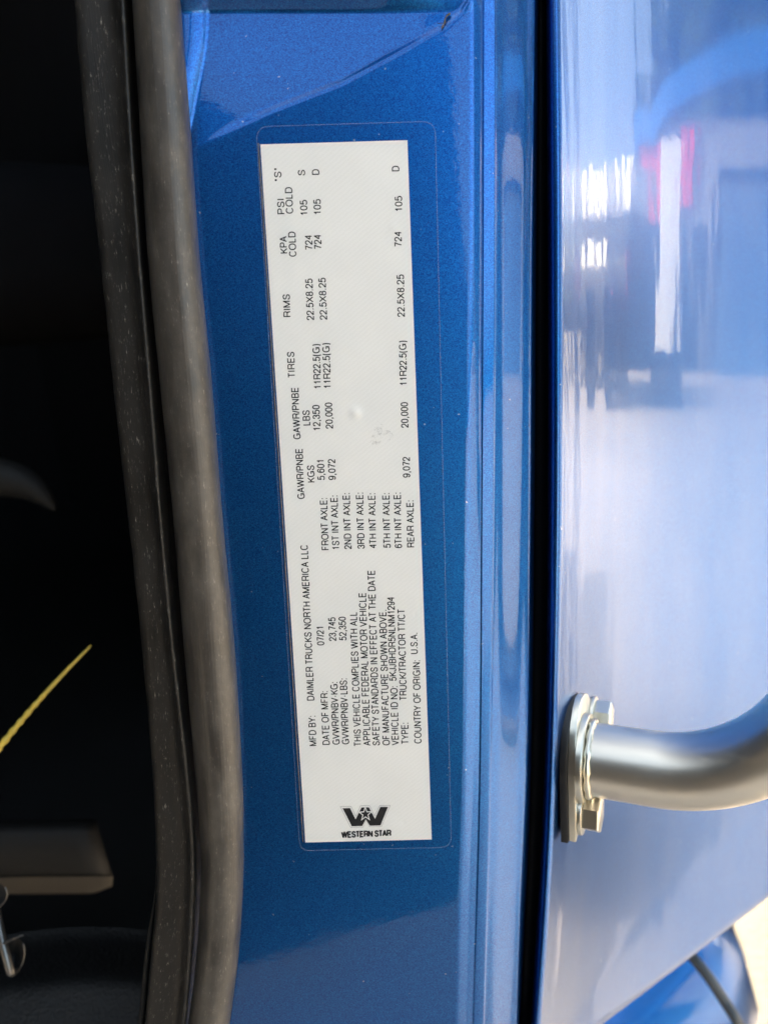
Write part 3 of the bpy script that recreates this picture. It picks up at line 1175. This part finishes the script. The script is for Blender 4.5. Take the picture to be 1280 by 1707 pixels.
def rounded(c, r, n=7):
    ks = ['bl', 'br', 'tr', 'tl']
    o = []
    for i, k in enumerate(ks):
        p = np.array(c[k]); a = np.array(c[ks[i - 1]]); b = np.array(c[ks[(i + 1) % 4]])
        da = (a - p) / np.linalg.norm(a - p); db = (b - p) / np.linalg.norm(b - p)
        for j in range(n + 1):
            t = j / n
            q = (1 - t) ** 2 * (p + da * r) + 2 * t * (1 - t) * p + t * t * (p + db * r)
            o.append(tuple(q))
    return o


fo = rounded(fc, .0035)
bm = bmesh.new()
hf = H_LAB + .00042
vs = [bm.verts.new(lw(a, b, hf)) for a, b in fo]
bm.faces.new(vs)
bm_obj('clear_film', bm, M['film'], label, smooth=False)
P = [lw(a, b, hf - .00014) for a, b in fo]
P.append(P[0]); 
tube_obj('film_edge', P, .00011, M['film_edge'], label, 6)
# raised silvery fold of the film along the label's long edge
a_, b_ = lab(433, 238), lab(507, 1404)
P = []
for k in range(60):
    t = k / 59
    q = lw(a_[0] * (1 - t) + b_[0] * t, a_[1] * (1 - t) + b_[1] * t, .0003) - LX * (.00035 + .00012 * noise.noise(Vector((t * 25, 0, 0))))
    P.append(q)
tube_obj('film_fold', P, [.00022 + .00012 * noise.noise(Vector((k * .4, 7, 0))) for k in range(60)], simple('grey film fold', (.10, .11, .13), .25, var=.4, scale=700), label, 8)

# ------------------------------------------------------------------ cab interior
RD = Vector((math.sin(R_(55)), math.cos(R_(55)), 0))         # towards the back of the truck
OD = Vector((RD.y, -RD.x, 0))                                # out of the cab
Q0 = Vector((.055, .240, 0))
RZ = math.atan2(RD.y, RD.x)


def tbox(name, r0, r1, o0, o1, z0, z1, m, bevel=0.0, parent=truck):
    """box in truck axes"""
    bm = box_bm((r0, o0, z0), (r1, o1, z1), None, bevel)
    for v in bm.verts:
        v.co = Q0 + RD * v.co.x + OD * v.co.y + Vector((0, 0, v.co.z))
    return bm_obj(name, bm, m, parent, smooth=bool(bevel), auto=35 if bevel else None)


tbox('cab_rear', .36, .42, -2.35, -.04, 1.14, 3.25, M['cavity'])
tbox('cab_roof', -2.16, .415, -2.40, 0, 3.22, 3.32, M['cavity'])  # unseen; raised and lengthened to shade the ground outside the door
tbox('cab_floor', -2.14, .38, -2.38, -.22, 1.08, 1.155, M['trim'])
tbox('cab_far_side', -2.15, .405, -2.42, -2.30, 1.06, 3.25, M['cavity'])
tbox('front_blocker', -2.18, -2.10, -2.35, -.02, 1.08, 3.25, M['cavity'])  # unseen full-height wall without windshield, added to keep the interior dark
tbox('engine_hood', -4.0, -2.185, -2.15, -.25, .95, 1.95, M['paint'], .12)


def rbox(name, px0, px1, py0, py1, d0, d1, m, bevel, tilt=0.0):
    pass


# seat base: dark box with a paler, downward-facing lower lip
seat = empty('seat_base', (0, 0, 0)); seat.parent = truck; seat.matrix_basis = truck.matrix_basis.inverted()
bpy.context.view_layer.update()
dS = .46
sec = [(1384, .00), (1374, .004), (1368, .018), (1366, .10)]
sec_full = [(0.086, 1366, 150), (.012, 1369, 160), (.003, 1376, 163), (0, 1388, 164), (-.001, 1420, 174), (0, 1450, 183), (.003, 1462, 188), (.020, 1478, 186), (.032, 1488, 160), (.05, 1490, 150), (.09, 1486, 150)]
def riser(name, sec, m):
    rows = []
    for k in range(26):
        t = k / 25
        rnd = max(0, t - .955) / .045
        rows.append([at(-420 + (xr + 420) * t, y + (14 - (y - 1366) * .06) * (1 - t) * .9, dS + dz + .006 * rnd * rnd) for dz, y, xr in sec])
    rows.append([at(xr + 1, y, dS + .02 + dz) for dz, y, xr in sec])
    rows.append([at(xr - 30, y, dS + .12) for dz, y, xr in sec])
    return grid_obj(name, rows, m, seat, flip=True)


riser('seat_riser', [c for c in sec_full if c[1] <= 1462 and c[0] != .09], M['vinyl'])
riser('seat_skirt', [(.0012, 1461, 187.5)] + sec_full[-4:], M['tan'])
# curved end of the armrest
P = [at(x, y, .52) for x, y in [(-140, 815), (-60, 798), (0, 796), (40, 806), (70, 826), (92, 851)]]
cp = [Vector(q) for q in crom([tuple(p) for p in P], 40)]
rad = [np.interp(k / 39, [0, .4, .6, .8, .93, 1], [36, 33, 27, 17, 8, 1]) * .52 / FPX for k in range(40)]
tube_obj('armrest', cp, rad, M['vinyl'], seat, 24)
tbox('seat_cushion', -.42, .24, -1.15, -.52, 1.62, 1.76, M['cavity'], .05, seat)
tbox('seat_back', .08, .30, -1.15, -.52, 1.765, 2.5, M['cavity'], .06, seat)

# the driver's door, swung open out of view, stretched to darken the pillar's reflections
door = empty('door', (0, 0, 0)); door.parent = truck; door.matrix_basis = truck.matrix_basis.inverted()
bpy.context.view_layer.update()
DA = R_(57)
DH = Q0 + RD * -1.05 + OD * -.01
DL = RD * math.cos(DA) + OD * math.sin(DA)                    # along the door from the hinge
DI = Vector((-DL.y, DL.x, 0))
if DI.dot(RD) < 0: DI = -DI                                   # towards its inner side


def dbox(name, l0, l1, t0, t1, z0, z1, m, bevel, parent):
    bm = box_bm((l0, t0, z0), (l1, t1, z1), None, bevel)
    for v in bm.verts:
        v.co = DH + DL * v.co.x + DI * v.co.y + Vector((0, 0, v.co.z))
    return bm_obj(name, bm, m, parent, smooth=bool(bevel), auto=35 if bevel else None)


dbox('door_skin', 0, 1.03, -.03, 0, .86, 2.15, M['paint'], .012, door)
dbox('trim_panel', .03, 1.0, .002, .06, .88, 2.13, M['trim'], .02, door)
dbox('armrest', .25, .85, .062, .12, 1.52, 1.60, M['vinyl'], .02, door)
dbox('door_pocket', .12, .9, .062, .10, 1.16, 1.36, M['trim'], .015, door)
wf = dbox('window_frame', .03, .10, -.025, .03, 2.152, 2.85, M['trim'], .01, door)
dbox('window_frame', .94, 1.0, -.025, .03, 2.152, 2.85, M['trim'], .01, door)
dbox('window_frame', .102, .938, -.025, .03, 2.79, 2.85, M['trim'], .01, door)

# grained sill trim at the bottom of the opening
rows = []
for y in np.linspace(1560, 1900, 30):
    rows.append([at(x, y - 14 * math.sin(x * .01), .36 - (y - 1500) / 400 * .06 + .03 * smooth(1660, 1560, y)) for x in np.linspace(-400, L0(y) + 12, 40)])
grid_obj('sill_trim', rows, M['trim'], truck, flip=True)

# ------------------------------------------------------------------ small things by the seat
tie = empty('cable_tie', at(60, 1180, .34))
tag(tie, 'yellow nylon cable tie tail with a beaded lower half, sticking out by the seat', 'cable tie')
P = [at(152 - 182 * t, 1076 + 207 * t - 7 * math.sin(t * 3.1), .34 - .02 * t) for t in np.linspace(0, 1, 130)]
rad = []
for k in range(130):
    t = k / 129
    r = np.interp(t, [0, .02, .1, .45, 1], [1.0, 2.1, 2.6, 3.7, 5.8])
    b = smooth(.38, .5, t)
    r *= 1 + b * .34 * (abs(math.sin(t * 46)) ** 2) - .16 * b
    rad.append(r * .34 / FPX)
tube_obj('tail', P, rad, M['yellow'], tie, 12)

clip = empty('metal_hook', at(20, 1580, .32))
tag(clip, 'dull steel hook with curled tip and thin prong at the dark seat base', 'hook')
dC = .32


def strip(name, pts, hw, m, parent, th=.0006):
    """thin metal strip along pixel points with half width towards the viewer's right"""
    cpt = [Vector(q) for q in crom([tuple(at(x, y, d)) for x, y, d in pts], 40)]
    fr = frame_along(cpt)
    rows = []
    for k, (p, (t, u, v)) in enumerate(zip(cpt, fr)):
        w = hw if not hasattr(hw, '__len__') else float(np.interp(k / 39, np.linspace(0, 1, len(hw)), hw))
        s = t.cross(CF).normalized(); n = CF
        s = (s * .6 + n * .8).normalized()
        n2 = t.cross(s).normalized()
        rows.append([p + s * w + n2 * th, p - s * w + n2 * th, p - s * w - n2 * th, p + s * w - n2 * th])
    vs = [p for r in rows for p in r]
    fs = grid_faces(len(rows), 4, False, True)
    fs.append((3, 2, 1, 0)); b = (len(rows) - 1) * 4; fs.append((b, b + 1, b + 2, b + 3))
    o = mesh_obj(name, vs, fs, m, parent, True)
    sharp(o, 40)
    return o


tube_obj('arm', [Vector(q) for q in crom([tuple(at(x, y, d)) for x, y, d in [(-25, 1440, .33), (-10, 1500, .325), (2, 1560, .32), (12, 1600, .318), (19, 1622, .318), (30, 1618, .322)]], 40)],
         [7.0 * .32 / FPX * (1 - .45 * smooth(.75, 1, k / 39)) for k in range(40)], M['clip'], clip, 14)
# curled cup: a shallow dish seen from its inner side
rows = []
for i in range(9):
    r = i / 8
    row = []
    for k in range(28):
        a = k * 2 * math.pi / 28
        row.append(at(24 + 16.5 * r * math.cos(a) - 3 * r * math.sin(a), 1593 + 30 * r * math.sin(a), .329 - .006 * r * r))
    rows.append(row)
grid_obj('cup', rows, M['trim'], clip, closed=True)
P = [at(24 + 16.5 * math.cos(a) - 3 * math.sin(a), 1593 + 30 * math.sin(a), .3228) for a in np.linspace(R_(-40), R_(115), 30)]
tube_obj('cup_rim', P, .00028, M['clip'], clip, 8)
tube_obj('prong', [at(7, 1573, .318), at(22, 1566, .316), at(39, 1559, .314)], [.0006, .0005, .0001], M['clip'], clip, 8)
rows = []
for i in range(7):
    r = i / 6
    rows.append([at(-16 + 28 * r * math.cos(a) , 1494 + 23 * r * math.sin(a) - 3 * r * math.cos(a), .322 - .004 * r * r) for a in np.linspace(0, 2 * math.pi, 28, endpoint=False)])
grid_obj('leaf_plate', rows, M['trim'], clip, closed=True)
P = [at(-16 + 28 * math.cos(a), 1494 + 23 * math.sin(a) - 3 * math.cos(a), .3178) for a in np.linspace(R_(-30), R_(100), 30)]
tube_obj('plate_rim', P, .00028, M['clip'], clip, 8)

# scrap of dry plant stuck at the corner of the crease
bit = empty('dry_seed', jp(740, 36, .001))
tag(bit, 'tiny dry brown seed stuck on the paint at the upper end of the crease', 'debris')
P = [jp(x, y, pocket(x, y) + .0006) for x, y in crom([(736, 47), (738, 42), (741, 37), (742, 30), (746, 24), (750, 21), (747, 25)], 30)]
tube_obj('husk', P, [(.00010 + .00012 * abs(math.sin(k * .42))) for k in range(30)], simple('dry husk', (.09, .07, .035), .7), bit, 8)
P = [jp(x, y, pocket(x, y) + .0006) for x, y in [(729, 38), (735, 38.5), (741, 37), (750, 35)]]
tube_obj('thread', P, .00006, M['bark'], bit, 6)

# ------------------------------------------------------------------ below the panel: fairing, hose
tbox('side_fairing', -.9, .76, -.85, -.25, .22, .82, M['paint'], .17)
P = [Vector(q) for q in crom([tuple(at(x, y, d)) for x, y, d in [(1090, 1540, .58), (1140, 1582, .56), (1175, 1622, .55), (1206, 1668, .545), (1232, 1712, .54), (1262, 1790, .55), (1275, 1900, .62)]], 50)]
tube_obj('air_hose', P, 9.0 * .55 / FPX, M['hose'], truck, 16)

# ------------------------------------------------------------------ ground and the yard that the paint mirrors
n = 60
V, F = [], []
ext = 420.0
vs = [(-ext, -ext, 0), (ext, -ext, 0), (ext, ext, 0), (-ext, ext, 0)]
gr = mesh_obj('ground', vs, [(0, 1, 2, 3)], M['ground'], None, False)
tag(gr, kind='structure')


def pol(az, dist, z=0.0):
    return Vector((math.sin(R_(az)) * dist, math.cos(R_(az)) * dist, z))


def yard(name, az, dist, label, cat, group=None, turn=0.0):
    """an Empty out in the yard whose local +Y faces back at the truck"""
    o = empty(name, pol(az, dist), -R_(az) + math.pi + R_(turn))
    tag(o, label, cat, group)
    bpy.context.view_layer.update()
    return o


def lbox(name, parent, lo, hi, m, bevel=0.0):
    bm = box_bm(lo, hi, None, bevel)
    return bm_obj(name, bm, m, parent, smooth=bool(bevel), world=False, auto=35 if bevel else None)


# workshop: local x runs to smaller azimuths (mirror left), y faces the truck
shop = yard('workshop', 75, 25, 'grey workshop with a blue curved canopy and red posts across the yard', 'building')
lbox('wall', shop, (-9, -8, 0), (6.0, 0, 7.2), M['wallgrey'])
lbox('garage_door', shop, (-6.2, .003, 0), (-1.2, .06, 5.4), M['doorblue'])
lbox('door_frame', shop, (-1.18, .003, 0), (-.85, .16, 5.6), M['navy'])
lbox('door_lintel', shop, (-6.5, .003, 5.62), (-.85, .16, 5.9), M['navy'])
for x0, x1, z0, z1, nm, m in [(5.2, 5.75, 4.4, 6.4, 'red_post', 'red'), (4.1, 4.65, 4.2, 6.5, 'red_post', 'red'), (1.0, 1.7, 4.7, 6.9, 'red_post', 'red'), (1.75, 4.0, 0, 6.6, 'pale_pier', 'white'), (-.1, .95, 0, 4.2, 'side_door', 'navy')]:
    lbox(nm, shop, (x0, .003, z0), (x1, .35, z1), M[m])
bm = bmesh.new()
top = []
for k in range(25):
    t = k / 24
    x = 6.4 - t * 15.5
    z = 6.2 + 2.3 * (1 - (1 - min(1, t * 1.15)) ** 2)
    top.append((x, z))
V, F = [], []
for x, z in top:
    th = .95
    V += [Vector((x, .01, z)), Vector((x, .55, z)), Vector((x, .55, z + th)), Vector((x, .01, z + th))]
F = grid_faces(len(top), 4, False, True) + [(3, 2, 1, 0), (96, 97, 98, 99)]
mesh_obj('canopy', V, F, M['canopy'], shop, False, None, False)


def wheel(parent, x, y, r, w, name='wheel', into=None):
    bm = bmesh.new()
    bmesh.ops.create_cone(bm, cap_ends=True, segments=24, radius1=r, radius2=r, depth=w)
    for v in bm.verts: v.co = Vector((v.co.x + x, v.co.z + y, v.co.y + r))
    o = bm_obj(name, bm, M['tyre'], parent, smooth=False, world=False)
    bm = bmesh.new()
    bmesh.ops.create_cone(bm, cap_ends=True, segments=18, radius1=r * .55, radius2=r * .5, depth=w + .02)
    for v in bm.verts: v.co = Vector((v.co.x + x, v.co.z + y, v.co.y + r))
    bm_obj('rim', bm, M['clip'], o, smooth=False, world=False)


rig = yard('dark_tractor', 62.5, 13.5, 'dark blue truck tractor parked across the yard before the workshop', 'truck', turn=18)
lbox('cab', rig, (-.7, -2.2, .9), (1.0, 0, 3.0), M['navy'], .12)
lbox('hood', rig, (1.01, -1.9, .8), (2.3, -.3, 1.95), M['navy'], .15)
lbox('window', rig, (-.1, -.05, 1.9), (.7, .015, 2.6), M['glass'])
lbox('mirror', rig, (.85, .02, 1.8), (1.0, .3, 2.5), M['red'])
lbox('chassis', rig, (-2.6, -1.6, .6), (2.2, -.5, .85), M['tyre'])
for x in (1.7, -1.2, -2.2): wheel(rig, x, -.25, .5, .35)

bus = yard('white_bus', 54, 16, 'white and blue bus parked across the yard with a dark window band', 'bus', turn=-38)
lbox('body', bus, (-1.9, -2.4, .5), (1.5, 0, 2.55), M['navy'], .08)
lbox('roof', bus, (-1.9, -2.4, 3.22), (1.5, -.02, 3.36), M['navy'], .05)
for x0, x1 in ((-1.75, -1.15), (-.55, .30), (.85, 1.30)):  # white blocks added to imitate a reflection split by panel ripples
    lbox('split_block', bus, (x0, -2.3, 3.362), (x1, .0, 4.3), M['white'], .06)
lbox('window_band', bus, (-1.85, -2.35, 2.9), (1.45, -.03, 3.215), M['glass'])
for x0, x1 in ((-1.6, -1.2), (-.5, .25), (.95, 1.3)):  # waist stripe cut in pieces to imitate the same split reflection
    lbox('waist_panel', bus, (x0, -2.4, 2.40), (x1, .02, 2.895), M['white'])
for x in (-1.3, 1.0): wheel(bus, x, -.15, .5, .3)


def make_tree(az, dist, h, w, seed, label, cone=True):
    rnd = random.Random(seed)
    t = empty('tree', pol(az, dist))
    tag(t, label, 'tree', 'trees behind the yard')
    bpy.context.view_layer.update()
    path = [Vector((.1 * math.sin(k), .1 * math.cos(k * 1.7), h * .9 * k / 7)) for k in range(8)]
    rows_ = tube_rows(path, [.28 * (1 - k / 8.5) for k in range(8)], 9)
    vs = [p for r in rows_ for p in r]
    fs = grid_faces(8, 9, False, True)
    for k in range(16):
        z = h * rnd.uniform(.2, .8); a = rnd.uniform(0, 6.28); L = w * .5 * (1 - z / h) + .4
        p0 = Vector((0, 0, z)); p1 = Vector((math.cos(a) * L, math.sin(a) * L, z + L * .35))
        rr2 = tube_rows([p0, (p0 + p1) / 2 + Vector((0, 0, .1)), p1], [.08, .05, .015], 5)
        o = len(vs); vs += [p for r in rr2 for p in r]; fs += [tuple(i + o for i in f) for f in grid_faces(3, 5, False, True)]
    mesh_obj('trunk', vs, fs, M['bark'], t, True, None, False)
    vs, fs = [], []
    for _ in range(260 if cone else 420):
        z = h * (.10 + .9 * rnd.random() ** .85)
        env = w * .5 * ((1 - z / h) ** .65 if cone else math.sin(math.pi * min(1, max(.05, z / h))) ** .6)
        a = rnd.uniform(0, 6.28); r = env * math.sqrt(rnd.random()) * rnd.uniform(.75, 1.15)
        c = Vector((r * math.cos(a), r * math.sin(a), z))
        cr = rnd.uniform(.25, .6) * (w / 5)
        for _ in range(46):
            d = Vector((rnd.gauss(0, 1), rnd.gauss(0, 1), rnd.gauss(0, 1.25))).normalized() * cr * rnd.random() ** .4
            p = c + d
            u = Vector((rnd.gauss(0, 1), rnd.gauss(0, 1), rnd.gauss(0, 1))).normalized()
            v = u.orthogonal().normalized(); s = rnd.uniform(.26, .52)
            o = len(vs)
            vs += [p - u * s, p + v * s * .55, p + u * s, p - v * s * .55]
            fs.append((o, o + 1, o + 2, o + 3))
    mesh_obj('crown', vs, fs, M['leaf'], t, False, None, False)
    return t


for az, dist, h, w, sd_, lb in [(64, 34, 17.5, 5.2, 1, 'slim dark conifer rising beside the end of the blue canopy'), (68.5, 37, 15.0, 5.5, 2, 'shorter dark conifer next to the slim one behind the workshop'),
                             (73.5, 40, 18, 8, 6, 'round leafy tree in the gap between the conifers and the broad trees'), (80, 36, 19.5, 12, 3, 'broad tree over the middle of the workshop roof'), (88, 38, 21, 13, 4, 'tallest broad tree behind the garage door end of the workshop'),
                             (97, 37, 19, 11, 5, 'leafy tree at the far end of the workshop roof')]:
    make_tree(az, dist, h, w, sd_, lb, cone=sd_ < 3)
# low hedge row closing the yard behind the bus
hv, hf_ = [], []
rnd = random.Random(99)
for _ in range(9000):
    az = rnd.uniform(15, 62); d = 60 + rnd.uniform(-2, 2)
    z = rnd.random() * (2.6 + 1.2 * noise.noise(Vector((az * .5, 0, 0))))
    p = pol(az, d, z)
    u = Vector((rnd.gauss(0, 1), rnd.gauss(0, 1), rnd.gauss(0, 1))).normalized(); v = u.orthogonal().normalized(); s = rnd.uniform(.25, .5)
    o = len(hv); hv += [p - u * s, p + v * s * .6, p + u * s, p - v * s * .6]; hf_.append((o, o + 1, o + 2, o + 3))
hd = mesh_obj('far_hedge', hv, hf_, M['leaf'], None, False)
tag(hd, 'low green hedge closing the yard behind the bus', None, None, 'stuff')


# the truck's own unseen rear wheel, added to shade the mirrored ground, and frame
for r0 in (1.85,):
    bm = bmesh.new()
    bmesh.ops.create_cone(bm, cap_ends=True, segments=32, radius1=.46, radius2=.46, depth=.58)
    for v in bm.verts:
        v.co = Q0 + RD * (r0 + v.co.x) + OD * (-.46 + v.co.z) + Vector((0, 0, .46 + v.co.y))
    bm_obj('drive_wheel', bm, M['tyre'], truck, smooth=False)
for o0 in (-1.05, -1.75):
    tbox('frame_rail', .45, 4.2, o0 - .09, o0, .72, .98, M['black'])
